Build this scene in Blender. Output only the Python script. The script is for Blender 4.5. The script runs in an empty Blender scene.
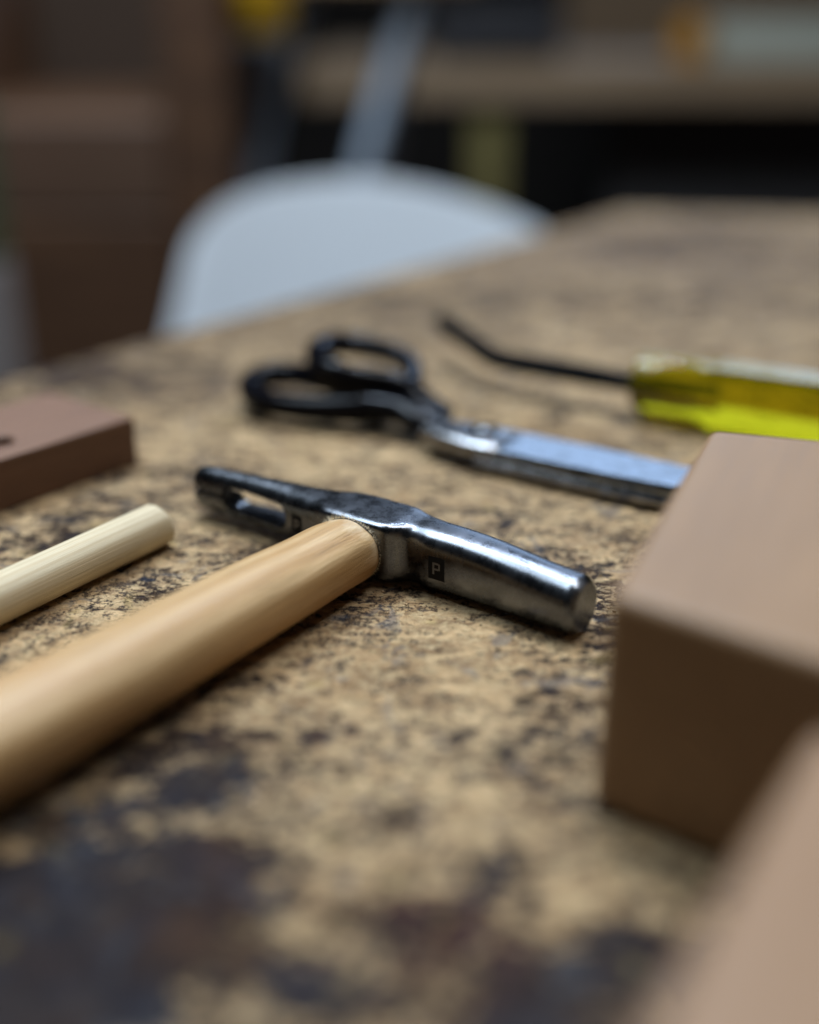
import bpy, bmesh, math, random
from mathutils import Vector, Matrix, noise
from mathutils.bvhtree import BVHTree
random.seed(7)
S = 0.01                       # everything below is written in centimetres; table top is z = 0
sc = bpy.context.scene
C = sc.collection
CAMH, PITCH, FPX = 13.9, math.radians(23), 1200.0

def at(px, py, z=0.0):
    """point (cm) at height z seen at a picture position"""
    x = (px-409.5)/FPX; y = -(py-512)/FPX
    D = Vector((x, math.cos(PITCH)+y*math.sin(PITCH), -math.sin(PITCH)+y*math.cos(PITCH)))
    k = (z-CAMH)/D.z
    return Vector((D.x*k, D.y*k, z))
def aty(px, py, Y):
    """point (cm) at distance Y seen at a picture position"""
    x = (px-409.5)/FPX; y = -(py-512)/FPX
    D = Vector((x, math.cos(PITCH)+y*math.sin(PITCH), -math.sin(PITCH)+y*math.cos(PITCH)))
    k = Y/D.y
    return Vector((D.x*k, Y, D.z*k+CAMH))

# ---------------------------------------------------------------- object helpers
def tag(o, label=None, cat=None, group=None, kind=None):
    if label: o['label'] = label
    if cat: o['category'] = cat
    if group: o['group'] = group
    if kind: o['kind'] = kind
    return o
def empty(name, loc=(0,0,0), rz=0, label=None, cat=None, group=None):
    o = bpy.data.objects.new(name, None); C.objects.link(o)
    o.empty_display_size = .02
    o.location = Vector(loc)*S; o.rotation_euler = (0,0,rz)
    return tag(o, label, cat, group)
def finish(name, bm, mat, parent=None, smooth=True, angle=40, loc=(0,0,0), rot=(0,0,0), bevel=0, seg=3, subsurf=0):
    bmesh.ops.recalc_face_normals(bm, faces=bm.faces[:])
    for v in bm.verts: v.co *= S
    me = bpy.data.meshes.new(name); bm.to_mesh(me); bm.free()
    o = bpy.data.objects.new(name, me); C.objects.link(o)
    if mat: me.materials.append(mat)
    o.location = Vector(loc)*S; o.rotation_euler = rot
    if parent: o.parent = parent
    if smooth:
        for p in me.polygons: p.use_smooth = True
        if angle < 180: me.set_sharp_from_angle(angle=math.radians(angle))
    if bevel:
        m = o.modifiers.new('bevel','BEVEL'); m.width = bevel*S; m.segments = seg; m.limit_method = 'ANGLE'; m.angle_limit = math.radians(30)
        m.harden_normals = True
    if subsurf:
        m = o.modifiers.new('sub','SUBSURF'); m.levels = subsurf; m.render_levels = subsurf
    return o
def add_box(bm, a, b):
    vs = [bm.verts.new((x,y,z)) for x in (a[0],b[0]) for y in (a[1],b[1]) for z in (a[2],b[2])]
    for f in ((0,1,3,2),(4,6,7,5),(0,4,5,1),(2,3,7,6),(0,2,6,4),(1,5,7,3)):
        bm.faces.new([vs[i] for i in f])
def add_prism(bm, pts, z0, z1):
    lo = [bm.verts.new((p[0],p[1],z0)) for p in pts]; hi = [bm.verts.new((p[0],p[1],z1)) for p in pts]
    n = len(pts)
    for i in range(n): bm.faces.new((lo[i],lo[(i+1)%n],hi[(i+1)%n],hi[i]))
    bm.faces.new(lo[::-1]); bm.faces.new(hi)
def loft(bm, rings, closed=False, caps=True):
    R = [[bm.verts.new(p) for p in r] for r in rings]
    n = len(R[0]); m = len(R)
    for i in range(m if closed else m-1):
        A = R[i]; B = R[(i+1)%m]
        for j in range(n): bm.faces.new((A[j],A[(j+1)%n],B[(j+1)%n],B[j]))
    if caps and not closed:
        bm.faces.new(R[0][::-1]); bm.faces.new(R[-1])
def sup(t, e):
    c, s = math.cos(t), math.sin(t)
    return (math.copysign(abs(c)**(2/e), c), math.copysign(abs(s)**(2/e), s))
def catmull(pts, per, closed=False):
    out = []; n = len(pts)
    rng = n if closed else n-1
    for i in range(rng):
        if closed: p = [pts[(i+k-1)%n] for k in range(4)]
        else: p = [pts[max(0,min(n-1,i+k-1))] for k in range(4)]
        for k in range(per):
            t = k/per
            out.append([.5*((2*p[1][d])+(-p[0][d]+p[2][d])*t+(2*p[0][d]-5*p[1][d]+4*p[2][d]-p[3][d])*t*t+(-p[0][d]+3*p[1][d]-3*p[2][d]+p[3][d])*t**3) for d in range(len(pts[0]))])
    if not closed: out.append(list(pts[-1]))
    return out
def sweep(bm, pts, n=20, closed=False, e=2.0, up=Vector((0,0,1)), caps=True):
    """pts: (x,y,z, half width across, half height)"""
    P = [Vector(p[:3]) for p in pts]; m = len(P); rings = []
    for i in range(m):
        if closed: t = P[(i+1)%m]-P[(i-1)%m]
        else: t = P[min(m-1,i+1)]-P[max(0,i-1)]
        t.normalize()
        side = t.cross(up).normalized(); u = side.cross(t).normalized()
        rings.append([P[i]+side*(pts[i][3]*sup(2*math.pi*j/n,e)[0])+u*(pts[i][4]*sup(2*math.pi*j/n,e)[1]) for j in range(n)])
    loft(bm, rings, closed, caps)
def lathe(bm, prof, n=32, axis='x'):
    rings = []
    for a, r in prof:
        rings.append([Vector((a, r*math.cos(2*math.pi*j/n), r*math.sin(2*math.pi*j/n))) if axis=='x' else Vector((r*math.cos(2*math.pi*j/n), r*math.sin(2*math.pi*j/n), a)) for j in range(n)])
    loft(bm, rings)

# ---------------------------------------------------------------- material helpers
class NT:
    def __init__(s, name):
        s.m = bpy.data.materials.new(name); s.m.use_nodes = True
        s.t = s.m.node_tree; s.n = s.t.nodes; s.b = s.n['Principled BSDF']
        s.co = s.n.new('ShaderNodeTexCoord'); s.cache = {}
    def link(s, a, b): s.t.links.new(a, b)
    def set(s, name, v):
        i = s.b.inputs[name]
        if hasattr(v, 'is_output'): s.link(v, i)
        else: i.default_value = v
    def coord(s, scale=(1,1,1), rot=(0,0,0), loc=(0,0,0), src=None):
        m = s.n.new('ShaderNodeMapping')
        m.inputs['Scale'].default_value = [k*(100 if src is None else 1) for k in scale]
        m.inputs['Rotation'].default_value = rot; m.inputs['Location'].default_value = loc
        s.link(src or s.co.outputs['Object'], m.inputs['Vector']); return m.outputs[0]
    def noise(s, vec, scale, detail=4, rough=.5, dist=0, out='Fac'):
        n = s.n.new('ShaderNodeTexNoise'); s.link(vec, n.inputs['Vector'])
        n.inputs['Scale'].default_value = scale; n.inputs['Detail'].default_value = detail
        n.inputs['Roughness'].default_value = rough; n.inputs['Distortion'].default_value = dist
        return n.outputs[out]
    def voro(s, vec, scale, feat='F1', out='Distance', rnd=1):
        n = s.n.new('ShaderNodeTexVoronoi'); n.feature = feat; s.link(vec, n.inputs['Vector'])
        n.inputs['Scale'].default_value = scale; n.inputs['Randomness'].default_value = rnd
        return n.outputs[out]
    def ramp(s, fac, stops, interp='LINEAR'):
        r = s.n.new('ShaderNodeValToRGB'); r.color_ramp.interpolation = interp; e = r.color_ramp.elements
        while len(e) < len(stops): e.new(.5)
        for k, (p, c) in enumerate(stops):
            e[k].position = p; e[k].color = (c,c,c,1) if isinstance(c,(int,float)) else (*c,1)
        s.link(fac, r.inputs[0]); return r.outputs[0]
    def mix(s, f, a, b, mode='MIX'):
        m = s.n.new('ShaderNodeMix'); m.data_type = 'RGBA'; m.blend_type = mode
        for i, v in ((0,f),(6,a),(7,b)):
            if hasattr(v,'is_output'): s.link(v, m.inputs[i])
            else: m.inputs[i].default_value = v if i==0 else (*v,1)
        return m.outputs[2]
    def math(s, op, a, b=0.0, clamp=False):
        m = s.n.new('ShaderNodeMath'); m.operation = op; m.use_clamp = clamp
        for i, v in enumerate((a,b)):
            if hasattr(v,'is_output'): s.link(v, m.inputs[i])
            else: m.inputs[i].default_value = v
        return m.outputs[0]
    def bump(s, h, dist, strength=1, prev=None):
        b = s.n.new('ShaderNodeBump'); s.link(h, b.inputs['Height'])
        b.inputs['Distance'].default_value = dist*S; b.inputs['Strength'].default_value = strength
        if prev: s.link(prev, b.inputs['Normal'])
        return b.outputs[0]

def plain(name, col, rough=.5, metal=0, var=.15, bump=0, spec=.5, scale=1.5, **kw):
    m = NT(name); v = m.coord()
    n = m.noise(v, scale, 5, .6)
    m.set('Base Color', m.mix(m.ramp(n,[(.3,0),(.7,1)]), tuple(c*(1-var) for c in col), tuple(min(1,c*(1+var)) for c in col)))
    m.set('Roughness', rough); m.set('Metallic', metal); m.set('Specular IOR Level', spec)
    if bump: m.set('Normal', m.bump(m.noise(v, scale*6, 4), bump))
    for k, val in kw.items(): m.set(k.replace('_',' '), val)
    return m.m
def wood(name, light, dark, rough=.5, stretch=(.12,1.6,1.6), scale=1.0, bump=.01, fine=.5, loc=(0,0,0), fleck=0, coat=0, wave=.35):
    m = NT(name); v = m.coord(stretch, loc=loc)
    a = m.noise(v, scale*1.2, 3, .5, .6)
    w = m.n.new('ShaderNodeTexWave'); w.wave_type = 'BANDS'; w.bands_direction = 'Y'; m.link(v, w.inputs[0])
    w.inputs['Scale'].default_value = scale*.8; w.inputs['Distortion'].default_value = 5; w.inputs['Detail'].default_value = 3; w.inputs['Detail Scale'].default_value = 1.2
    fin = m.noise(m.coord((stretch[0]*2.2, stretch[1]*9, stretch[2]*9), loc=loc), scale*1.6, 5, .7)
    f = m.math('ADD', m.math('MULTIPLY', a, .6), m.math('MULTIPLY', w.outputs['Fac'], wave))
    if wave < .1: f = m.math('ADD', f, .2)
    c = m.mix(m.ramp(f,[(.3,0),(.75,1)]), dark, light)
    c = m.mix(m.math('MULTIPLY', m.ramp(fin,[(.35,1),(.6,0)]), fine), c, tuple(k*.72 for k in dark))
    if fleck:
        fl = m.noise(m.coord((stretch[0]*1.2, stretch[1]*3, stretch[2]*3), loc=(3,1,2)), 2.4, 6, .75)
        c = m.mix(m.math('MULTIPLY', m.ramp(fl,[(.56,0),(.68,1)]), fleck), c, tuple(k*.35 for k in dark))
    m.set('Base Color', c); m.set('Roughness', m.math('ADD', m.math('MULTIPLY', fin, .25), rough-.1))
    m.set('Normal', m.bump(fin, bump)); m.set('Coat Weight', coat); m.set('Coat Roughness', .3)
    return m.m

# ---------------------------------------------------------------- worn table top
def table_material():
    m = NT('worn_table_board')
    v = m.coord()
    warp = m.n.new('ShaderNodeVectorMath'); warp.operation = 'MULTIPLY_ADD'
    wn = m.noise(v, .5, 4, .6, out='Color'); 
    sub = m.n.new('ShaderNodeVectorMath'); sub.operation = 'SUBTRACT'; m.link(wn, sub.inputs[0]); sub.inputs[1].default_value = (.5,.5,.5)
    m.link(sub.outputs[0], warp.inputs[0]); warp.inputs[1].default_value = (4.5,4.5,0); m.link(v, warp.inputs[2])
    wv = warp.outputs[0]
    g = m.coord((.62,1.25,1), rot=(0,0,math.radians(33)), src=v)      # faint grain of the board
    # base colour: tan board with browner, duller stretches
    big = m.noise(g, .33, 4, .6, .4)
    mid = m.noise(g, 1.3, 7, .68, .6)
    c = m.mix(m.ramp(big,[(.32,0),(.68,1)]), (.52,.325,.155), (.82,.575,.315))
    c = m.mix(m.ramp(mid,[(.36,.9),(.56,0)]), c, (.26,.155,.075))
    # every little chip has a tone of its own
    fw = m.n.new('ShaderNodeVectorMath'); fw.operation = 'MULTIPLY_ADD'
    m.link(m.noise(v, 3.0, 4, .7, out='Color'), fw.inputs[0]); fw.inputs[1].default_value = (.55,.55,0); m.link(v, fw.inputs[2])
    cell = m.n.new('ShaderNodeSeparateColor'); m.link(m.voro(m.coord((.7,1.3,1), rot=(0,0,.5), src=fw.outputs[0]), 3.4, 'F1', 'Color'), cell.inputs[0])
    cell2 = m.n.new('ShaderNodeSeparateColor'); m.link(m.voro(m.coord((.8,1.2,1), rot=(0,0,.9), src=fw.outputs[0]), 8.5, 'F1', 'Color'), cell2.inputs[0])
    c = m.mix(m.math('MULTIPLY', m.ramp(cell.outputs[0],[(.45,0),(1,1)]), .5), c, (.30,.19,.10))
    c = m.mix(m.math('MULTIPLY', m.ramp(cell2.outputs[1],[(.5,0),(1,1)]), .5), c, (.80,.62,.36))
    pale = m.noise(g, 2.6, 6, .7, .8)
    c = m.mix(m.math('MULTIPLY', m.ramp(pale,[(.54,0),(.64,1)]), .5), c, (.78,.60,.34))
    # stains with a place of their own (cm on the board): x, y, rx, ry, weight
    va = m.n.new('ShaderNodeVertexColor'); va.layer_name = 'wear'
    sp_ = m.n.new('ShaderNodeSeparateColor'); m.link(va.outputs[0], sp_.inputs[0])
    dens = m.math('MULTIPLY', m.math('SUBTRACT', sp_.outputs[0], .4), 2.5)
    purple, film = sp_.outputs[1], sp_.outputs[2]
    hue = m.noise(v, .55, 5, .65, .5)
    ink = m.mix(m.ramp(hue,[(.40,0),(.5,1)]), (.060,.036,.026), (.034,.032,.040))
    ink = m.mix(m.ramp(hue,[(.52,0),(.60,1)]), ink, (.016,.025,.045))
    ink = m.mix(purple, ink, (.085,.036,.032))
    n1 = m.noise(g, .8, 9, .66, .35); nb = m.noise(v, 1.7, 8, .7, .5)
    n2 = m.noise(v, 3.6, 7, .7, .3); n3 = m.noise(v, 10, 5, .65)
    f = m.math('ADD', m.math('MULTIPLY', n1, .45), m.math('MULTIPLY', nb, .35))
    f = m.math('ADD', f, m.math('MULTIPLY', n2, .20))
    f = m.math('ADD', m.math('MULTIPLY', m.math('SUBTRACT', f, .5), 1.55), .488)
    fd = m.math('ADD', f, m.math('MULTIPLY', dens, .16))
    soft = m.ramp(fd, [(.47,0),(.60,1)])                 # rubbed-in dirt
    c = m.mix(m.math('MULTIPLY', soft, .48), c, m.mix(.45, ink, (.17,.12,.10)))
    dark = m.ramp(fd, [(.555,0),(.60,1)])                # ink and burnt-in spots
    c = m.mix(m.math('MULTIPLY', dark, .93), c, ink)
    # small pits and crumbs, in clusters
    f2 = m.math('ADD', m.math('MULTIPLY', n2, .5), m.math('MULTIPLY', n3, .5))
    f2 = m.math('ADD', f2, m.math('MULTIPLY', m.noise(g, 1.0, 5, .6, 1.0), .5))
    f2 = m.math('ADD', f2, m.math('MULTIPLY', dens, .03))
    speck = m.ramp(f2, [(.78,0),(.825,1)])
    c = m.mix(m.math('MULTIPLY', speck, .85), c, (.045,.032,.030))
    # odd yellow and blue-grey marks
    odd = m.noise(m.coord((1,1,1), loc=(9,3,0), src=v), .9, 5, .6, .6)
    c = m.mix(m.math('MULTIPLY', m.ramp(odd,[(.62,0),(.70,1)]), .35), c, (.50,.37,.12))
    c = m.mix(m.math('MULTIPLY', m.ramp(odd,[(.34,1),(.40,0)]), .5), c, (.13,.14,.16))
    # dirt film away from the worn middle
    c = m.mix(m.math('MULTIPLY', film, m.ramp(m.noise(m.coord((.35,1.5,1), src=wv),.22,6,.65),[(.36,.12),(.6,.95)])), c, (.11,.072,.050))
    m.set('Base Color', c)
    r = m.math('ADD', m.math('MULTIPLY', n2, .35), .38)
    m.set('Roughness', m.math('SUBTRACT', r, m.math('MULTIPLY', dark, -.12)))
    m.set('Specular IOR Level', m.math('SUBTRACT', .26, m.math('MULTIPLY', soft, .2)))
    lay = m.ramp(mid, [(.38,0),(.42,.35),(.5,.4),(.54,.8),(.62,1)])
    h = m.math('SUBTRACT', m.math('MULTIPLY', lay, .7), m.math('MULTIPLY', speck, .8))
    h = m.math('SUBTRACT', h, m.math('MULTIPLY', dark, .4))
    h = m.math('ADD', h, m.math('MULTIPLY', cell.outputs[2], .35))
    h = m.math('ADD', h, m.math('MULTIPLY', cell2.outputs[2], .3))
    h = m.math('ADD', h, m.math('MULTIPLY', m.noise(v, 4.5, 6, .7, .4), 1.5))
    b1 = m.bump(h, .085, 1)
    b2 = m.bump(m.noise(v, 16, 4, .7), .02, 1, b1)
    m.set('Normal', b2)
    return m.m
STAINS = [(50,900,4,3.2,.85),(-60,980,4,3,1.2),(120,1000,3,2,.5),(110,810,2.6,2.6,.5),(200,740,2.2,2.4,.6),(260,770,1.6,1.6,.6),(250,920,2.2,1.6,.8),(330,1000,2.5,1.4,.7),(480,980,2.2,1.4,.7),(180,860,2.4,2.0,.5),(360,820,1.6,1.2,.5),
          (400,915,1.5,1.2,.9),(470,900,1.2,1,.8),(500,760,1.6,1.6,.6),(560,700,1.4,2.2,.8),(600,640,1.6,2.2,.7),(400,590,2.2,1.4,.5),(700,990,3,3,.7),
          (560,580,3,3,.4),(350,480,3,2.5,.2),(240,560,1.0,1.4,.8),(60,550,4,1.5,.45),(110,520,3,2,.5),(180,470,4,2,.5),(100,990,3,1.5,.6),(560,880,1.5,1.5,.7),(600,1000,2,1.5,.8),
          (600,300,14,6,.45),(80,375,7,5,.8),(700,240,10,8,.5),(400,330,8,3,.4),(330,300,12,5,.5)]
CLEAN = [(480,650,3.2,3,.9),(330,680,2.4,2.4,.5),(620,890,1.4,1.6,.8),(110,850,1.0,.9,.55),(400,790,2.2,1.6,.5),(300,960,2,1.2,.4),(300,450,6,4,.35),(300,520,3,3,.3)]
PURPLE = [(410,900,2.2,2.0,1.3),(520,800,1.2,1.2,.6),(330,740,1.5,1.5,.5),(200,900,1.5,1.5,.4)]
FILM = [(80,370,9,9,.85),(620,215,30,16,.8),(250,330,14,14,.5),(819,330,12,12,.6),(560,270,18,10,.6),(780,260,20,14,.7)]

def build_table():
    t = empty('work_table', (0,0,-75), 0, 'large worn wooden work table with stained and flaking top under all the tools', 'table')
    pts = [(15.5,88.8),(125,74),(100,-60),(-96.3,-60)]
    N = 330; A, B, C_, D = [Vector(p) for p in (pts[3], pts[2], pts[1], pts[0])]     # near left, near right, far right, far left
    bm = bmesh.new(); G = []
    for a in range(N+1):
        row = []
        for b in range(N+1):
            u, w_ = b/N, a/N
            p = (A*(1-u)+B*u)*(1-w_) + (D*(1-u)+C_*u)*w_
            row.append(bm.verts.new((p.x, p.y, 75.0)))
        G.append(row)
    for a in range(N):
        for b in range(N): bm.faces.new((G[a][b],G[a][b+1],G[a+1][b+1],G[a+1][b]))
    rim = [G[0][b] for b in range(N+1)]+[G[a][N] for a in range(1,N+1)]+[G[N][b] for b in range(N-1,-1,-1)]+[G[a][0] for a in range(N-1,0,-1)]
    low = [bm.verts.new((q.co.x, q.co.y, 71.0)) for q in rim]
    for k in range(len(rim)): bm.faces.new((rim[k], low[k], low[(k+1)%len(rim)], rim[(k+1)%len(rim)]))
    bm.faces.new(low)
    o = finish('tabletop', bm, table_material(), t, smooth=False, bevel=.25, seg=3)
    # wear map stored on the board itself: ink and burn density, reddish stain, dirt film
    sets = [[(at(px,py).x, at(px,py).y, rx, ry, w_) for px,py,rx,ry,w_ in L_] for L_ in (STAINS, CLEAN, PURPLE, FILM)]
    ca = o.data.color_attributes.new('wear', 'FLOAT_COLOR', 'POINT')
    for k, vt in enumerate(o.data.vertices):
        x, y = vt.co.x/S, vt.co.y/S
        if abs(x) > 45 or y < 0: ca.data[k].color = (.4,0,.5,1); continue
        q = Vector((x*.45, y*.45, 0)); wx = x + 1.6*noise.noise(q); wy = y + 1.6*noise.noise(q+Vector((9,4,2)))
        val = []
        for L_ in sets:
            tot = 0
            for (cx,cy,rx,ry,w_) in L_:
                dd = math.hypot((wx-cx)/rx, (wy-cy)/ry)/1.25
                if dd < 1: e_ = 1-dd; tot += w_*e_*e_*(3-2*e_)
            val.append(tot)
        ca.data[k].color = (min(1,max(0,.4+.4*(val[0]-val[1]))), min(1,val[2]), min(1,val[3]), 1)
    lm = wood('table_leg_wood', (.2,.13,.07), (.1,.06,.035), .6)
    for (x,y) in ((12,74),(105,62),(88,-50),(-76,-50)):
        bm = bmesh.new(); add_box(bm, (x-3.5,y-3.5,0), (x+3.5,y+3.5,70.9)); finish('leg', bm, lm, t, smooth=False, bevel=.3)
build_table()

# ---------------------------------------------------------------- hammer
steel = None
def steel_mat(name, col=(.2,.2,.21), rough=.26, grime=.5, sc_=1, bmp=.003, lo=.72, spk=.06):
    m = NT(name); v = m.coord()
    n = m.noise(v, 2.2*sc_, 6, .65); sp = m.noise(v, 12*sc_, 4, .7)
    scr = m.noise(m.coord((.5,12,12), rot=(.1,.2,.15)), 2.4, 4, .6)
    c = m.mix(m.ramp(n,[(.35,0),(.7,1)]), tuple(k*lo for k in col), tuple(k*1.15 for k in col))
    c = m.mix(m.math('MULTIPLY', m.ramp(sp,[(.58,0),(.68,1)]), grime), c, (.05,.045,.042))
    m.set('Base Color', c); m.set('Metallic', 1.0)
    r = m.math('ADD', m.math('MULTIPLY', m.ramp(n,[(.3,0),(.7,1)]), .12), rough-.06)
    r = m.math('ADD', r, m.math('MULTIPLY', m.ramp(sp,[(.5,0),(.7,1)]), spk))
    m.set('Roughness', r)
    m.set('Normal', m.bump(scr, .0012, 1, m.bump(m.noise(v, 3, 4, .6), bmp)))
    return m.m
HX = Vector((.815,-.58)).normalized()
HANG = math.atan2(HX.y, HX.x)          # local x = u (towards the striking face), local -y = handle side
HE = (-0.72, 28.95, 0)
hammer = empty('tack_hammer', HE, HANG, 'magnetic tack hammer with dark steel head and pale wooden handle lying on the table', 'hammer')

def head_mesh():
    #      u     v     z    hv   hz   exp
    st = [(-6.62,.06,.86,.22,.44,2.1),(-6.56,.05,.86,.32,.58,2.2),(-6.40,.04,.86,.38,.65,2.3),(-5.6,.02,.87,.42,.69,2.35),(-4.6,-.01,.88,.47,.72,2.4),(-3.6,-.02,.89,.54,.75,2.5),
          (-2.8,.0,.89,.61,.77,2.7),(-2.2,.04,.90,.67,.79,3.0),(-1.75,.07,.90,.73,.80,4.0),(-1.45,.10,.90,.79,.815,5.5),(-1.3,.12,.90,.84,.82,7),(-.8,.12,.90,.87,.83,8),(.2,.12,.90,.87,.83,8),
          (.72,.12,.90,.85,.825,7.5),(.88,.10,.89,.81,.82,7),(1.04,.01,.875,.73,.81,5),(1.22,-.05,.875,.67,.80,4),(1.5,-.02,.875,.67,.815,3.4),(1.8,.02,.87,.70,.825,3.1),(2.4,.02,.865,.70,.825,3.0),(3.4,.04,.84,.69,.80,2.9),(4.6,.12,.80,.69,.76,2.5),(5.4,.17,.77,.69,.735,2.3),
          (5.88,.20,.76,.70,.73,2.2),(5.96,.205,.76,.70,.73,2.2),(6.12,.22,.76,.60,.63,2.1),(6.15,.22,.76,.57,.60,2.1)]
    S_ = []
    for i in range(len(st)-1):
        a, b = st[i], st[i+1]; k = max(1, int((b[0]-a[0])/.12))
        if b[0]-a[0] > .17:
            for q in range(k):
                t = q/k; p0 = st[max(0,i-1)]; p3 = st[min(len(st)-1,i+2)]
                # monotone-ish cubic (finite difference tangents)
                def h(d):
                    m1 = (b[d]-p0[d])/(b[0]-p0[0]); m2 = (p3[d]-a[d])/(p3[0]-a[0]); L = b[0]-a[0]
                    return (2*t**3-3*t*t+1)*a[d]+(t**3-2*t*t+t)*L*m1+(-2*t**3+3*t*t)*b[d]+(t**3-t*t)*L*m2
                S_.append([a[0]+(b[0]-a[0])*t]+[h(d) for d in range(1,6)])
        else: S_.append(list(a))
    S_.append(list(st[-1]))
    bm = bmesh.new(); n = 72; rings = []
    for u,v,z,hv,hz,e in S_:
        r = []
        for j in range(n):
            c, s = sup(2*math.pi*j/n, e)
            y = -(v - 0) + hv*c; zz = z + hz*s
            r.append(Vector((u, y, zz)))
        rings.append(r)
    loft(bm, rings)
    return bm
hd_mat = steel_mat('dark_forged_steel', (.165,.175,.195), .27, .08, 1, .0007)
head = finish('hammer_head', head_mesh(), None, None, smooth=False)
# claw slot (wide eye + thin slit to the tip) and the stamped squares
cut = bmesh.new()
def capsule(bm, u0, u1, z, r, ya, yb, n=14):
    pts = [(u1+r*math.cos(a), z+r*math.sin(a)) for a in [(-.5+k/n)*math.pi for k in range(n+1)]]+[(u0+r*math.cos(a), z+r*math.sin(a)) for a in [(.5+k/n)*math.pi for k in range(n+1)]]
    A = [bm.verts.new((p[0],ya,p[1])) for p in pts]; B = [bm.verts.new((p[0],yb,p[1])) for p in pts]
    k = len(pts)
    for i in range(k): bm.faces.new((A[i],A[(i+1)%k],B[(i+1)%k],B[i]))
    bm.faces.new(A[::-1]); bm.faces.new(B)
capsule(cut, -5.05, -3.2, .90, .37, -2, 2)
cutter = finish('cut_a', cut, None, None, smooth=False)
cut = bmesh.new(); capsule(cut, -8, -4.9, .88, .085, -2.1, 2.1); cutter2 = finish('cut_b', cut, None, None, smooth=False)
cutters = [cutter, cutter2]
STAMPS = [(-2.38, .88, .27), (2.22, .86, .31)]
for c in cutters:
    m = head.modifiers.new('b','BOOLEAN'); m.object = c; m.operation = 'DIFFERENCE'; m.solver = 'EXACT'
dg = bpy.context.evaluated_depsgraph_get(); dg.update()
me = bpy.data.meshes.new_from_object(head.evaluated_get(dg)); me.name = 'hammer_head'
old = head.data; head.modifiers.clear(); head.data = me; bpy.data.meshes.remove(old)
for c in cutters: d = c.data; bpy.data.objects.remove(c); bpy.data.meshes.remove(d)
me.materials.clear(); me.materials.append(hd_mat)
for p in me.polygons: p.use_smooth = True; p.material_index = 0
me.set_sharp_from_angle(angle=math.radians(38))
m = head.modifiers.new('bevel','BEVEL'); m.width = .035*S; m.segments = 2; m.limit_method = 'ANGLE'; m.angle_limit = math.radians(45)
head.parent = hammer
# stamps pressed on the handle-side flank: dark inked square with a steel letter P
bmh = bmesh.new(); bmh.from_mesh(me); bvh = BVHTree.FromBMesh(bmh); bmh.free()
def project(x, z, off):
    hit = bvh.ray_cast(Vector((x*S, -3*S, z*S)), Vector((0,1,0)))
    y = hit[0].y/S if hit[0] is not None else -.6
    return Vector((x, y-off, z))
stamp_dark = plain('stamp_black', (.006,.006,.007), .7, spec=.2)
stamp_steel = plain('stamp_steel', (.22,.22,.23), .4, 1)
def strip(bm, quad, off, nx=6, nz=6):
    (x0,z0),(x1,z1),(x2,z2),(x3,z3) = quad; G = []
    for i in range(nx+1):
        row = []
        for j in range(nz+1):
            a, b = i/nx, j/nz
            x = (1-a)*(1-b)*x0+a*(1-b)*x1+a*b*x2+(1-a)*b*x3; z = (1-a)*(1-b)*z0+a*(1-b)*z1+a*b*z2+(1-a)*b*z3
            row.append(bm.verts.new(project(x, z, off)))
        G.append(row)
    for i in range(nx):
        for j in range(nz): bm.faces.new((G[i][j],G[i+1][j],G[i+1][j+1],G[i][j+1]))
for (cx, cz, h) in STAMPS:
    bm = bmesh.new(); w = h*.78
    strip(bm, [(cx-w,cz-h),(cx+w,cz-h),(cx+w,cz+h),(cx-w,cz+h)], .004)
    st_ = finish('stamp', bm, stamp_dark, head)
    bm = bmesh.new(); q = h/10
    def L(x0,z0,x1,z1): strip(bm, [(cx+x0*q,cz+z0*q),(cx+x1*q,cz+z0*q),(cx+x1*q,cz+z1*q),(cx+x0*q,cz+z1*q)], .009, 2, 3)
    L(-3.6,-5.2,-1.8,5.2); L(-1.8,3.5,2.0,5.2); L(-1.8,-1.4,2.0,.3); L(2.0,-.9,3.6,4.7)
    finish('letter', bm, stamp_steel, st_)

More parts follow.
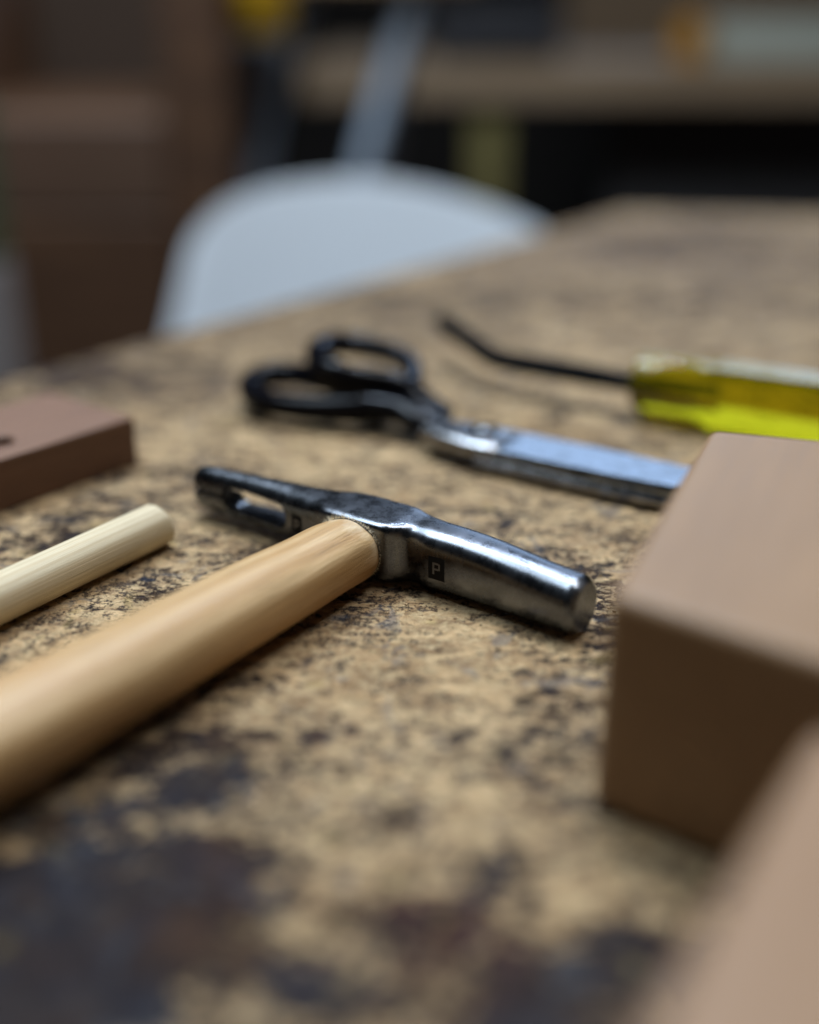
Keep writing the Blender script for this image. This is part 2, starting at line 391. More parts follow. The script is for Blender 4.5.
# handle, local x = distance from the head, runs along the hammer's -y
def pale_end(mat):
    t = mat.node_tree; n = t.nodes; b = n['Principled BSDF']; src = b.inputs['Base Color'].links[0].from_socket
    tc = n.new('ShaderNodeTexCoord'); sx = n.new('ShaderNodeSeparateXYZ'); t.links.new(tc.outputs['Object'], sx.inputs[0])
    def mul(v, k, c=0):
        q = n.new('ShaderNodeMath'); q.operation = 'MULTIPLY_ADD'; t.links.new(v, q.inputs[0]); q.inputs[1].default_value = k; q.inputs[2].default_value = c; return q.outputs[0]
    mp = n.new('ShaderNodeMapping'); mp.inputs['Scale'].default_value = (60,300,300); t.links.new(tc.outputs['Object'], mp.inputs[0])
    nz = n.new('ShaderNodeTexNoise'); t.links.new(mp.outputs[0], nz.inputs[0]); nz.inputs['Scale'].default_value = 1.4; nz.inputs['Detail'].default_value = 5
    ad = n.new('ShaderNodeMath'); ad.operation = 'ADD'; t.links.new(mul(sx.outputs[0], -100, 1.55), ad.inputs[0]); t.links.new(mul(nz.outputs[0], 2.2, -1.1), ad.inputs[1]); ad.use_clamp = True
    mx = n.new('ShaderNodeMix'); mx.data_type = 'RGBA'; t.links.new(ad.outputs[0], mx.inputs[0]); t.links.new(src, mx.inputs[6]); mx.inputs[7].default_value = (.80,.64,.42,1)
    # uneven orange heartwood patches
    mp2 = n.new('ShaderNodeMapping'); mp2.inputs['Scale'].default_value = (14,70,70); t.links.new(tc.outputs['Object'], mp2.inputs[0])
    nz2 = n.new('ShaderNodeTexNoise'); t.links.new(mp2.outputs[0], nz2.inputs[0]); nz2.inputs['Scale'].default_value = 1.2; nz2.inputs['Detail'].default_value = 6; nz2.inputs['Roughness'].default_value = .65
    rp = n.new('ShaderNodeValToRGB'); rp.color_ramp.elements[0].position = .48; rp.color_ramp.elements[1].position = .62; rp.color_ramp.elements[0].color = (0,0,0,1); rp.color_ramp.elements[1].color = (.6,.6,.6,1); t.links.new(nz2.outputs[0], rp.inputs[0])
    m2 = n.new('ShaderNodeMix'); m2.data_type = 'RGBA'; t.links.new(rp.outputs[0], m2.inputs[0]); t.links.new(mx.outputs[2], m2.inputs[6]); m2.inputs[7].default_value = (.52,.27,.10,1)
    t.links.new(m2.outputs[2], b.inputs['Base Color'])
hw = wood('handle_ash_wood', (.72,.50,.26), (.54,.32,.13), .40, (.10,.9,.9), .8, .03, .45, fleck=.55, coat=.2)
pale_end(hw)
bm = bmesh.new(); rings = []; n = 56
prof = [(-.2,.62,.56),(.55,.62,.56),(.92,.70,.62),(.98,.84,.72),(1.08,.90,.78),(1.4,.96,.82),(2.0,1.0,.85),(3.0,1.03,.87),(5,1.06,.90),(8,1.10,.93),(12,1.18,.99),(17,1.22,1.05),(22,1.30,1.12),(26,1.34,1.18),(27.2,1.28,1.1),(27.7,1.0,.85)]
pp = catmull(prof, 5)
for s_, wu, wz in pp:
    zc = .90 + max(0,s_-.9)*.026
    r = []
    for j in range(n):
        t = 2*math.pi*j/n; c, s2 = sup(t, 2.15)
        # whittled facets near the head
        k = max(0, min(1, (4.5-s_)/3.0)) if s_ > .9 else 0
        f = 1 + k*.09*noise.noise(Vector((s_*.55, math.cos(t)*1.6, math.sin(t)*1.6))) - k*.018*abs(math.sin(3.5*t+s_*.3))
        r.append(Vector((s_, wu*c*f, zc+wz*s2*f)))
    rings.append(r)
loft(bm, rings)
hnd = finish('handle', bm, hw, hammer, angle=60, loc=(-.28,0,0), rot=(0,0,-math.pi/2+.0233))
# ragged pale fibres where the handle was cut at the eye
bm = bmesh.new()
for k in range(520):
    t = random.uniform(-.35, 1.1)*math.pi
    c, s2 = sup(t, 2.15); s_ = random.uniform(.98, 1.06)
    p = Vector((s_, .92*c, .90+.80*s2)); out = Vector((0, c, s2)).normalized()
    tip = p + out*random.uniform(.0,.08)*(2.4 if 1.7<t<2.8 else 1) + Vector((0,-s2,c))*random.uniform(-.08,.08) + Vector((random.uniform(-.07,.02), random.uniform(-.03,.03), random.uniform(-.02,.03)))
    w = random.uniform(.004,.009); a = Vector((0,-s2,c))*w
    v = [bm.verts.new(p-a), bm.verts.new(p+a), bm.verts.new(p+out*.004+Vector((w,0,0))), bm.verts.new(tip)]
    for f in ((0,1,3),(1,2,3),(2,0,3),(0,2,1)): bm.faces.new([v[i] for i in f])
finish('frayed_fibre', bm, plain('torn_wood_fibre', (.85,.76,.58), .8), hnd, smooth=False)

# ---------------------------------------------------------------- dowel
p0 = Vector((-6.93,30.5)); p1 = Vector((-9.95,25.95)); d = (p1-p0).normalized()
dow = empty('wooden_dowel', (p0.x,p0.y,0), math.atan2(d.y,d.x))
bm = bmesh.new(); rings = []; n = 48
for s_ in [0,.03,.07,.15,.4,.8]+[1.2+.8*k for k in range(20)]:
    r0 = .61*(.9 if s_==0 else .965 if s_==.03 else .99 if s_==.07 else 1)
    r = []
    for j in range(n):
        t = 2*math.pi*j/n
        g = 1 - .012*abs(noise.noise(Vector((s_*.12, math.cos(t)*5, math.sin(t)*5))))
        cut_ = .16*max(0, -math.cos(t-.5))*0
        r.append(Vector((s_+.10*math.sin(t)*(1 if s_<.2 else 0)+.03*noise.noise(Vector((3*math.cos(t),3*math.sin(t),4)))*(1 if s_<.1 else 0), r0*g*math.cos(t), +.615+r0*g*math.sin(t))))
    rings.append(r)
loft(bm, rings)
dmat = wood('pale_dowel_wood', (.80,.70,.49), (.66,.53,.33), .6, (.05,2.2,2.2), 1.0, .02, .6, fleck=.45)
bpy.data.objects.remove(dow)
dow = finish('wooden_dowel', bm, dmat, None, angle=50, loc=(p0.x,p0.y,0), rot=(0,0,math.atan2(d.y,d.x)))
tag(dow, 'pale round wooden stick with bare end, between red-brown block and hammer handle', 'dowel')

# ---------------------------------------------------------------- reddish wooden block with a hole (left)
a = Vector((-8.86,36.8)); dl = (Vector((-12.05,32.7))-a).normalized(); db = Vector((-.72,.69)).normalized()
L1, L2, ht = 13, 4.0, 1.62
ang = math.atan2(dl.y, dl.x)
blk_mat = wood('red_brown_wood', (.27,.14,.08), (.15,.07,.038), .5, (.1,1.0,1.0), 1, .02, .5)
bm = bmesh.new()
# local frame: x along the near long side, y into the block (to its right-hand side reversed)
nb = Vector((-dl.y, dl.x))
side = 1 if nb.dot(db) > 0 else -1
add_box(bm, (0,0,0), (L1, side*4.4, ht))
blk = finish('wooden_plane_block', bm, blk_mat, None, smooth=False, loc=(a.x,a.y,0), rot=(0,0,ang))
hp = at(0, 441, ht) ; rel = Vector((hp.x-a.x, hp.y-a.y)); hx_ = rel.dot(dl); hy_ = rel.dot(nb)
bm = bmesh.new(); lathe(bm, [(-.2,.42),(3,.42)], 24, 'z')
cyl = finish('cut', bm, None, None, loc=(a.x,a.y,0), rot=(0,0,ang))
for v in cyl.data.vertices: v.co.x += hx_*S; v.co.y += hy_*S
m = blk.modifiers.new('b','BOOLEAN'); m.object = cyl; m.operation='DIFFERENCE'; m.solver='EXACT'
dg = bpy.context.evaluated_depsgraph_get(); dg.update()
me2 = bpy.data.meshes.new_from_object(blk.evaluated_get(dg)); blk.modifiers.clear(); blk.data = me2
bpy.data.objects.remove(cyl)
me2.materials.clear(); me2.materials.append(blk_mat)
for p in me2.polygons: p.material_index = 0
m = blk.modifiers.new('bevel','BEVEL'); m.width = .09*S; m.segments = 3; m.limit_method='ANGLE'; m.angle_limit = math.radians(40)
tag(blk, 'flat red-brown wooden block with a drilled hole at the left edge', 'wood block')

# ---------------------------------------------------------------- two pale wood blocks (right)
def pale_block(pts, z1, label, mat, bev):
    cx = sum(p[0] for p in pts)/4; cy = sum(p[1] for p in pts)/4
    rz = math.atan2(pts[1][1]-pts[0][1], pts[1][0]-pts[0][0])
    R = Matrix.Rotation(-rz, 2)
    bm = bmesh.new(); add_prism(bm, [R@Vector((p[0]-cx,p[1]-cy)) for p in pts], 0, z1)
    o = finish('wooden_block', bm, mat, None, smooth=False, loc=(cx,cy,0), rot=(0,0,rz), bevel=bev, seg=4)
    return tag(o, label, 'wood block')
bw = wood('beech_block_wood', (.325,.19,.092), (.245,.138,.062), .5, (.1,.6,.6), 1, .01, .3, coat=.1, wave=.05)
pale_block([(3.42,18.6),(7.2,27.3),(16.2,24.6),(11.0,12.7)], 4.5, 'chunky smooth beech block with rounded edges, standing right of the hammer face', bw, .28)
bw2 = wood('beech_block_wood_warm', (.32,.185,.095), (.25,.138,.064), .5, (.1,.6,.6), 1, .01, .3, loc=(5,3,1), coat=.1, wave=.05)
pale_block([(1.6,7.9),(5.75,14.5),(12.8,9.5),(8.6,3.0)], 4.5, 'out-of-focus pinkish beech block nearest the camera, in the lower right corner', bw2, .3)

# ---------------------------------------------------------------- scissors
sis = empty('fabric_shears', (at(483,432,1.0).x, at(483,432,1.0).y, 0), 0, 'tailor scissors with shiny silver blades and glossy black ring handles, lying behind the hammer', 'scissors')
so = at(483,432,1.0)
blade_m = steel_mat('polished_blade_steel', (.24,.265,.30), .17, .12, .6, .0015, .42)
side_m = steel_mat('bolster_steel', (.30,.30,.31), .24, .2)
black_m = plain('glossy_black_enamel', (.006,.006,.008), .06, 0, .2, 0, .08, 2)
def rel_(pts): return [(p[0]-so.x, p[1]-so.y) for p in pts]
# direction of the blades on the table
bd = Vector((.837,-.547)); bn = Vector((.547,.837))
o0 = Vector((0,0))
def bp(s, t): return tuple(bd*s + bn*t)
# upper blade: flat top, bevelled front, thick back
def blade(name, z0, z1, tf0, tf1, L, mat, slope, x0=-1.6):
    bm = bmesh.new(); rings = []
    for k in range(31):
        f = k/30; s = x0+ (L-x0)*f; w = (1-max(0,(f-.2)/.8)**2.2)
        tn = -(1.08)*w*tf0; tb = 1.0*w*tf1
        c = [(tn, z0+.02),(tn-.02, (z0+z1)/2),(tn+slope, z1),(tb-.05, z1+.01),(tb, z1-.06),(tb, z0)]
        rings.append([Vector((*bp(s, y+.06), z)) for y, z in c])
    loft(bm, rings)
    return finish(name, bm, mat, sis, smooth=False, bevel=.03, seg=2)
blade('blade', .52, .86, .95, 1.0, 13.5, blade_m, .10, .72)
blade('blade', .20, .50, 1.1, .9, 13.2, side_m, .10, .3)
# bolsters
bm = bmesh.new()
pts = [(-2.1,.05,.62,.6,.36),(-1.6,.05,.64,.78,.35),(-.8,.04,.66,.95,.34),(0,.04,.66,1.05,.34),(.7,.04,.66,1.07,.33),(1.0,.04,.64,1.0,.25)]
pp = []
for s, t, z, a_, b_ in catmull(pts, 6): x, y = bp(s,t); pp.append((x,y,z,a_,b_))
sweep(bm, pp, 28, e=3.6); finish('bolster', bm, side_m, sis, angle=60)
bm = bmesh.new(); lathe(bm, [(.9,.43),(1.08,.42),(1.16,.34),(1.18,.0001)], 28, 'z')
for v in bm.verts: x, y = bp(.0,.12); v.co.x += x; v.co.y += y
scw = finish('pivot_screw', bm, blade_m, sis, angle=50)
bm = bmesh.new(); x, y = bp(0,.12); add_box(bm, (x-.25,y-.03,1.17), (x+.25,y+.03,1.19)); finish('screw_slot', bm, stamp_dark, scw, smooth=False)
def ring_handle(path, closed_from, per=8):
    """path: list of (px,py,z,w,h): shank from the bolster then a loop"""
    P = []
    for px,py,z,w,h in path:
        q = at(px,py,z); P.append((q.x-so.x,q.y-so.y,z,w,h))
    shank, loop = P[:closed_from], P[closed_from:]
    bm = bmesh.new()
    sweep(bm, catmull(shank+[loop[0]], per), 20, e=2.4)
    sweep(bm, catmull(loop, per, True), 20, closed=True, e=2.3)
    return finish('ring_handle', bm, black_m, sis, angle=70)
# large bow (near) and small bow (far, standing higher)
ring_handle([(446,425,.62,.7,.34),(424,419,.74,.7,.40),(402,411,.86,.55,.45),
             (368,408,.85,.42,.5),(330,409,.75,.50,.48),(290,406,.7,.46,.46),(262,400,.7,.44,.46),(250,388,.8,.46,.46),(262,377,.95,.46,.46),(295,374,1.05,.46,.46),(335,382,1.1,.5,.5),(372,392,1.05,.55,.5)], 3)
ring_handle([(444,416,.75,.6,.34),(424,404,1.0,.55,.4),
             (408,388,1.4,.42,.45),(385,382,1.6,.42,.45),(350,377,1.8,.42,.45),(325,366,2.0,.44,.45),(318,352,2.1,.46,.45),(338,344,2.05,.46,.45),(370,347,1.9,.40,.42),(398,356,1.6,.40,.42),(412,370,1.4,.42,.42)], 2)

# ---------------------------------------------------------------- hook tool with yellow handle
h0 = at(638,384,1.15); h1 = at(819,412,1.15)
hd = Vector((h1.x-h0.x, h1.y-h0.y)).normalized()
HP = (h0.x, h0.y, 0); hz = math.atan2(hd.y, hd.x)
tool = empty('hook_tool', HP, hz, 'bent black hook tool with see-through yellow plastic handle, behind the scissors', 'hand tool')
ym = NT('clear_yellow_plastic')
ym.set('Base Color', (.55,.45,.01,1)); ym.set('Roughness', .12); ym.set('IOR', 1.47)
ym.set('Transmission Weight', .8); ym.set('Specular IOR Level', .5)
ym.set('Normal', ym.bump(ym.noise(ym.coord((.5,1,1)), 1.2, 3), .05))
rod_m = plain('blackened_steel', (.003,.003,.0035), .5, 0, .3, .01, .04)
bm = bmesh.new(); rings = []
def hxr(s, r, flat, n=48):
    out = []
    for j in range(n):
        t = 2*math.pi*j/n
        seg_ = math.pi/3; a_ = ((t+seg_/2) % seg_) - seg_/2
        rr = r*((1-flat) + flat*math.cos(math.pi/6)/math.cos(a_)*1.04)
        out.append(Vector((s, rr*math.cos(t+.5236), 1.22+rr*math.sin(t+.5236))))
    return out
for s, r, fl in [(0,.85,0),(.04,1.0,0),(.15,1.08,.0),(.8,1.12,.15),(1.6,1.14,.4),(2.35,1.12,.7),(2.6,1.16,.9),(2.85,1.21,1),(3.2,1.22,1),(6,1.22,1),(9,1.2,1),(9.6,1.1,.8),(9.9,.85,.3),(10,.5,0)]:
    rings.append(hxr(s, r, fl))
loft(bm, rings); finish('handle', bm, ym.m, tool, angle=22)
bm = bmesh.new()
R_ = Matrix.Rotation(-hz, 3, 'Z')
path = []
for px,py,z,r in [(440,320,1.8,.27),(446,324,1.72,.40),(462,336,1.5,.40),(477,347,1.33,.40),(488,355,1.26,.40),(502,360,1.25,.40),(540,367,1.22,.40),(590,375.5,1.2,.40),(637,384,1.2,.31)]:
    q = at(px,py,z)-Vector(HP); q = R_@q; path.append((q.x,q.y,z,r,r))
path.append((1.0,0,1.2,.25,.25)); path.append((2.9,0,1.2,.25,.25)); path.append((3.0,0,1.2,.18,.18))
sweep(bm, catmull(path, 6), 18); finish('hook_shaft', bm, rod_m, tool, angle=60)

# ---------------------------------------------------------------- white chair behind the table
CY = 108.0
chair = empty('shell_chair', (aty(373,220,CY+3).x, CY+12, -75), 0, 'white moulded plastic chair whose rounded back shows just beyond the table edge', 'chair')
cm = plain('pale_blue_white_plastic', (.80,.86,.92), .38, 0, .02, 0, .4, .5)
ox, oy = aty(373,220,CY+3).x, CY+12
TAB = [(-1,6.2),(-.95,4.2),(-.9,3.1),(-.8,2.0),(-.6,.9),(-.3,.2),(0,.3),(.3,1.2),(.6,2.8),(.8,4.3),(.93,6),(1,8)]
def OUT(u):
    for (a,b),(c,d) in zip(TAB, TAB[1:]):
        if u <= c: return b+(d-b)*(u-a)/(c-a)
    return TAB[-1][1]
def chair_shell():
    # outline of the back in px at Y ~ CY, extended down to the seat
    left  = [(190,193),(178,240),(170,290),(163,345),(160,420),(166,520),(190,600)]
    bm = bmesh.new(); G = []
    # rows v: 0 top .. 1 seat rear .. 2 seat front
    ztop = aty(300,177,CY+5.5).z
    half = [(0,14.2),(.04,16.2),(.1,17.3),(.25,18.3),(.45,19.0),(.7,19.6),(1.0,19.8)]
    NU, NV = 24, 34
    for iv in range(NV+1):
        f = (iv/NV)**1.7; row = []
        for iu in range(NU+1):
            u = math.sin((iu/NU-.5)*math.pi)
            # path down the back then along the seat
            if f < .55:
                g = f/.55; z = ztop - 33*g; y = CY + 5.5*(1-g)**1.2 - 0; w = 17.6 + .6*min(1,g*1.3) + (2.6*min(1,g*2.6) if iu < NU/2 else 0)
            elif f < .7:
                g = (f-.55)/.15; a = g*math.pi/2; z = ztop-33-7*math.sin(a); y = CY - 7*(1-math.cos(a)); w = 19.2+1.5*g
            else:
                g = (f-.7)/.3; z = ztop-40-1.5*math.sin(g*3); y = CY-7-30*g; w = 20.7-1.2*g
            # rounded, slightly skewed top edge
            if f < .55:
                drop = OUT(u)
                z -= drop*max(0,1-f/.5)
            y2 = y - 2.6*abs(u)**2.2*(1 if f<.7 else .0) 
            zz = z + (3.2*abs(u)**3 if f>=.7 else 3.2*abs(u)**3*max(0,(f-.5)/.2) if f>.5 else 0)
            row.append(bm.verts.new((u*w + CXO*(1-f), y2, zz)))
        G.append(row)
    for i in range(NV):
        for j in range(NU): bm.faces.new((G[i][j],G[i][j+1],G[i+1][j+1],G[i+1][j]))
    for v in bm.verts: v.co.x += 0; v.co.y -= oy; v.co.z += 75
    o = finish('seat_shell', bm, cm, chair, angle=180)
    m = o.modifiers.new('s','SOLIDIFY'); m.thickness = .5*S; m.offset = 1
    return o
CXO = .9
chair_shell()
lm = plain('chair_leg_metal', (.5,.5,.52), .35, .8)
for sx in (-1,1):
    for sy in (-1,1):
        bm = bmesh.new(); sweep(bm, [(sx*12,-22+sy*10,33,.9,.9),(sx*17,-22+sy*15,10,.9,.9),(sx*19,-22+sy*17,0,.8,.8)], 12); finish('leg', bm, lm, chair)

# ---------------------------------------------------------------- far workbench with things on it
BY = 215.0
zt = aty(600,62,BY).z; zb = aty(600,102,BY).z
bench = empty('workbench', (60,BY+35,-75), 0, 'long wooden workbench with thick front board, far behind the table on the right', 'workbench')
benw = wood('bench_board_wood', (.30,.215,.135), (.20,.135,.08), .6, (.05,.3,.3), .5, .02, .4)
xl = aty(300,60,BY).x
bm = bmesh.new(); add_box(bm, (xl-60, -35, zt+75-2), (150, 55, zt+75)); finish('bench_top', bm, benw, bench, smooth=False, bevel=.3)
bm = bmesh.new(); add_box(bm, (xl-60, -35.6, zb+75), (150, -33, zt+75-2.02)); finish('front_board', bm, benw, bench, smooth=False, bevel=.3)
oliv = plain('olive_painted_leg', (.22,.19,.07), .5)
lx = aty(489,150,BY).x
for x in (lx-60, lx-60+0.01):
    pass
bm = bmesh.new(); add_box(bm, (lx-60-2.9,-33,0), (lx-60+2.9,-25,zb+75-.05)); finish('leg', bm, oliv, bench, smooth=False, bevel=.3)
bm = bmesh.new(); add_box(bm, (135,-33,0), (142,-25,zb+75-.05)); finish('leg', bm, oliv, bench, smooth=False, bevel=.3)
bm = bmesh.new(); add_box(bm, (aty(625,150,BY).x-60,-20,0), (134,-18,zb+75-.05)); finish('under_panel', bm, plain('charcoal_panel', (.045,.045,.048), .7), bench, smooth=False)  # charcoal-coloured panel set back below the bench's front board
bm = bmesh.new(); add_box(bm, (aty(585,20,BY+52).x-60,50,zt+75.02), (150,53,zt+75+45)); finish('back_board', bm, benw, bench, smooth=False, bevel=.3)
# things on the bench
o = aty(688,60,BY-5)
def slab(name, label, cat, x0, x1, y0, y1, z0, z1, mat, bev=.6):
    bm = bmesh.new(); add_box(bm, (x0,y0,0), (x1,y1,z1-z0)); b = finish(name, bm, mat, None, smooth=False, loc=(0,0,z0), bevel=bev)
    return tag(b, label, cat)
# orange pot and pale tray hung on the front board (they overlap it in the picture)
YF = BY-.6
pa, pb = aty(670,66,YF+8), aty(710,26,YF+8)
bm = bmesh.new(); h_ = pb.z-pa.z; r_ = (pb.x-pa.x)/2
lathe(bm, [(0,r_*.82),(.3,r_*.86),(h_*.7,r_),(h_*.8,r_),(h_*.82,r_*.8),(h_,r_*.75),(h_,.01)], 28, 'z')
pot = finish('glue_pot', bm, plain('amber_plastic', (.48,.22,.02), .4), None, loc=((pa.x+pb.x)/2, YF+8, zt+.02))
tag(pot, 'small amber pot standing on the far workbench beside the pale tray', 'pot')
tray = empty('storage_tray', (aty(775,50,YF).x, YF+14, zt), 0, 'pale grey-green tray standing at the right end of the far workbench', 'tray')
tm = plain('grey_green_plastic', (.40,.42,.36), .5)
xa, xb = aty(718,50,YF).x, aty(900,50,YF).x; cxx = aty(775,50,YF).x
bm = bmesh.new(); add_box(bm, (xa-cxx,-13,.02), (xb-cxx,12,.8)); finish('tray_base', bm, tm, tray, smooth=False, bevel=.2)
for (q0,q1) in (((xa-cxx,-13.2),(xb-cxx,-12.2)),((xa-cxx,12.2),(xb-cxx,13.2)),((xa-cxx-.2,-12.1),(xa-cxx+.8,12.1)),((xb-cxx-.8,-12.1),(xb-cxx+.2,12.1))):
    bm = bmesh.new(); add_box(bm, (q0[0],q0[1],.82), (q1[0],q1[1],6.2)); finish('tray_side', bm, tm, tray, smooth=False, bevel=.2)
p = aty(500,12,BY)
tb = empty('tool_case', (p.x, BY+12, zt), 0, 'low black tool case lying on the far workbench left of the amber pot', 'case')
bkm = plain('black_case_plastic', (.02,.02,.025), .5)
w_ = (aty(570,12,BY).x-aty(440,12,BY).x)/2
bm = bmesh.new(); add_box(bm, (-w_,-10,.02), (w_,10,5)); finish('case_base', bm, bkm, tb, smooth=False, bevel=.5)
bm = bmesh.new(); add_box(bm, (-w_,-10.1,5.05), (w_,10.1,8)); finish('lid', bm, bkm, tb, smooth=False, bevel=.5)
bm = bmesh.new(); sweep(bm, catmull([(-4,-10.4,4,.5,.5),(-4,-12.5,4,.5,.5),(4,-12.5,4,.5,.5),(4,-10.4,4,.5,.5)],6), 10); finish('handle', bm, bkm, tb)

# ---------------------------------------------------------------- metal stool between chair and bench
SY = 165.0
a0, a1 = aty(412,-5,SY), aty(362,175,SY)
b0, b1 = aty(290,-5,SY), aty(255,185,SY)
stool = empty('metal_stool', ((a0.x+b0.x)/2, SY+12, -75), 0, 'tall stool with blue-grey metal legs standing behind the white chair', 'stool')
mm = plain('blue_grey_metal', (.42,.50,.60), .4, .1)
sx0 = (a0.x+b0.x)/2; seatz = 16.0
def leg(p, q, r):
    d_ = (p-q)/(p.z-q.z)
    A = p + d_*(seatz-p.z); B = q + d_*(-75-q.z)
    f = lambda w: (w.x-sx0, w.y-SY-12, w.z+75)
    bm = bmesh.new(); sweep(bm, [(*f(A),r,r),(*f((A+B)/2),r,r),(*f(B),r*.9,r*.9)], 14, up=Vector((0,1,0))); return finish('leg', bm, mm, stool)
leg(a0, a1, 1.6); leg(b0, b1, 1.5)
dx = Vector((0,24,0)); leg(a0+dx, a1+dx+Vector((3,4,0)), 1.2); leg(b0+dx, b1+dx+Vector((-3,4,0)), 1.2)
bm = bmesh.new(); lathe(bm, [(seatz+75,15),(seatz+75.3,17.5),(seatz+77.5,17.5),(seatz+78,15)], 36, 'z'); finish('seat', bm, plain('stool_seat_wood', (.3,.2,.11), .5), stool, angle=40)

# ---------------------------------------------------------------- brown cabinet on the left
KY = 150.0
cab = empty('wooden_cabinet', (aty(60,200,KY).x, KY+25, -75), 0, 'dark brown wooden cabinet with recessed shelf behind the left side of the table', 'cabinet')
c0 = aty(60,200,KY); cw = wood('cabinet_wood', (.13,.062,.027), (.075,.034,.015), .6, (.2,.2,1.0), .3, .02, .4)
cw2 = wood('cabinet_drawer_wood', (.145,.08,.05), (.10,.055,.033), .55, (.05,.2,.2), .3, .02, .3)
X = lambda px: aty(px,200,KY).x - c0.x
Z = lambda py: aty(60,py,KY).z + 75
xr = X(232); xp = X(172); xL = X(-60)
def cbox(n_, a_, b_, m_, bev=.3):
    bm = bmesh.new(); add_box(bm, a_, b_); return finish(n_, bm, m_, cab, smooth=False, bevel=bev)
top = Z(-60)
cbox('side_panel', (xp,-25,0), (xr,25,top), cw)
cbox('side_panel', (xL-4,-25,0), (xL,25,top), cw)
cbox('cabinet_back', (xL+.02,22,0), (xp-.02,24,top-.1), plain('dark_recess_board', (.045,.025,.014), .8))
cbox('shelf', (xL+.02,-24,Z(112)-1.5), (xp-.02,21.9,Z(112)), cw)
dr = cbox('drawer_front', (xL+.3,-25.5,Z(214)), (xp-.3,-23,Z(116)), cw2, .8)
cbox('drawer_front', (xL+.3,-25.5,Z(380)), (xp-.3,-23,Z(214)-.3), cw, .8)
cbox('kick_board', (xL+.02,-23,0), (xp-.02,-20,Z(385)), cw)
yb = aty(243,6,KY-8)
bm = bmesh.new(); lathe(bm, [(0,3.2),(.3,3.5),(7.5,4.2),(7.8,4.2),(7.8,3.9),(1,3.2),(1,.01)], 28, 'z')

cup = finish('yellow_cup', bm, plain('yellow_plastic', (.62,.36,.02), .4), None, loc=(yb.x, KY+8, yb.z-3.6))
tag(cup, 'yellow plastic cup on a wall bracket at the top edge right of the cabinet', 'cup')
br = empty('wall_bracket', (yb.x, KY+8, yb.z-3.6), 0, 'small dark bracket shelf holding the yellow cup', 'bracket')
bm = bmesh.new(); add_box(bm, (-6.5,-4.5,-1.2), (4,4.5,-.02)); finish('bracket_shelf', bm, plain('dark_bracket', (.03,.03,.035), .5), br, smooth=False, bevel=.2)

# green bottle at the far left
gb = aty(-2,230,125)
bot = empty('green_bottle', (gb.x-1.2, 125, -75), 0)
bpy.data.objects.remove(bot)
post = empty('display_post', (gb.x-2.4, 125, -75), 0, 'pale green and grey post at the very left edge behind the table', 'post')
zz = aty(0,262,125).z+75
bm = bmesh.new(); add_box(bm, (-2.6,-2.6,0), (2.6,2.6,zz)); finish('post_base', bm, plain('pale_grey_paint', (.3,.27,.26), .6), post, smooth=False, bevel=.4)
bm = bmesh.new(); add_box(bm, (-2.5,-2.5,zz+.02), (2.5,2.5,zz+16)); finish('post_sleeve', bm, plain('green_paint', (.07,.09,.045), .6), post, smooth=False, bevel=.4)

# ---------------------------------------------------------------- crumbs of wood and dirt on the table
bm = bmesh.new(); rnd = random.Random(5)
for k in range(420):
    px, py = rnd.uniform(120,640), rnd.gauss(590,45)
    if not 500 < py < 760: continue
    q = at(px,py); sz = rnd.choice((.015,.02,.03,.045)); a_ = rnd.uniform(0,6.28)
    top = [bm.verts.new((q.x+sz*rnd.uniform(.6,1.3)*math.cos(a_+j*1.57), q.y+sz*rnd.uniform(.5,1)*math.sin(a_+j*1.57), rnd.uniform(.5,1)*sz+.004)) for j in range(4)]
    lo = [bm.verts.new((v.co.x+rnd.uniform(-.3,.3)*sz, v.co.y+rnd.uniform(-.3,.3)*sz, .001)) for v in top]
    bm.faces.new(top); bm.faces.new(lo[::-1])
    for j in range(4): bm.faces.new((top[j],lo[j],lo[(j+1)%4],top[(j+1)%4]))
cr = finish('wood_crumbs', bm, plain('crumb_mix', (.36,.25,.14), .8, 0, .75, 0, .3, 6), None, smooth=False)
tag(cr, 'loose crumbs of wood and dirt scattered on the worn table around the hammer', 'crumbs', kind='stuff')

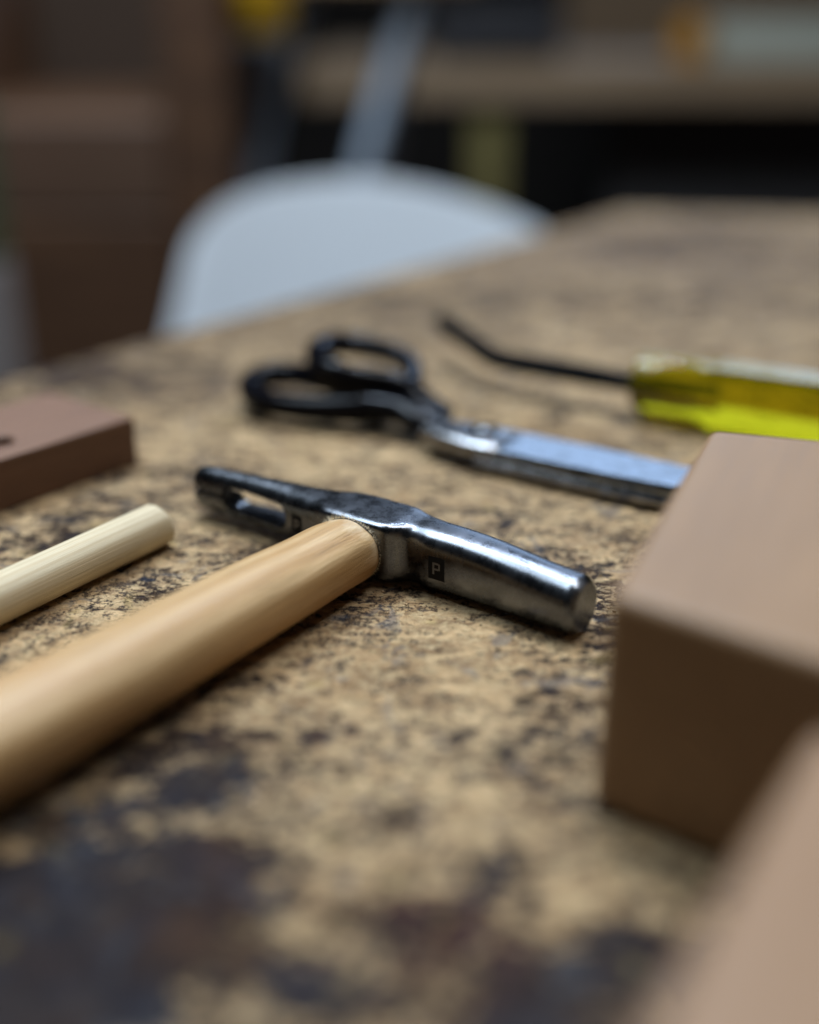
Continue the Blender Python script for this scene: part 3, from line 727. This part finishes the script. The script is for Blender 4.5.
# ---------------------------------------------------------------- room floor and dark wall
bm = bmesh.new(); add_box(bm, (-500,-300,-77), (500,420,-75))
tag(finish('floor', bm, plain('dark_brown_floor', (.09,.058,.04), .6, 0, .3, 0, .3, .03), None, smooth=False), kind='structure')
bm = bmesh.new(); add_box(bm, (-500,400,-74.99), (500,410,260))
tag(finish('wall', bm, plain('dark_wall_paint', (.03,.027,.026), .8, 0, .3, 0, .3, .02), None, smooth=False), kind='structure')

# ---------------------------------------------------------------- light
def area(name, loc, target, sx, sy, power, col):
    l = bpy.data.lights.new(name, 'AREA'); l.shape = 'RECTANGLE'; l.size = sx*S; l.size_y = sy*S; l.energy = power; l.color = col
    o = bpy.data.objects.new(name, l); C.objects.link(o); o.location = Vector(loc)*S
    o.rotation_euler = (Vector(target)-Vector(loc)).to_track_quat('-Z','Y').to_euler(); return o
area('window_light', (78,330,112), (0,30,0), 115, 75, 7, (.50,.69,1.0))
area('ceiling_light', (-62,88,155), (0,35,0), 120, 42, 23, (.74,.88,1.0))
area('ceiling_light_near', (22,74,160), (0,60,0), 130, 34, 22, (.92,.96,1.0))
area('spot_light', (-22,112,120), (0,38,0), 7, 7, 2.6, (.62,.76,1.0))
area('spot_light', (14,125,105), (0,38,0), 7, 7, 2.4, (.62,.76,1.0))
w = bpy.data.worlds.new('World'); sc.world = w; w.use_nodes = True
w.node_tree.nodes['Background'].inputs[0].default_value = (.55,.60,.68,1); w.node_tree.nodes['Background'].inputs[1].default_value = .018

# ---------------------------------------------------------------- camera
cd = bpy.data.cameras.new('camera'); cam = bpy.data.objects.new('camera', cd); C.objects.link(cam)
cam.location = (0,0,CAMH*S); cam.rotation_euler = (math.pi/2-PITCH,0,0)
cd.sensor_fit = 'VERTICAL'; cd.sensor_height = 36; cd.sensor_width = 36*819/1024; cd.lens = FPX/1024*36
cd.clip_start = .01; cd.clip_end = 50
cd.dof.use_dof = True; cd.dof.focus_distance = .303; cd.dof.aperture_fstop = 2.6; cd.dof.aperture_blades = 0
sc.camera = cam
sc.render.engine = 'CYCLES'
sc.view_settings.view_transform = 'Standard'; sc.view_settings.look = 'None'; sc.view_settings.exposure = 0.22; sc.view_settings.gamma = 1
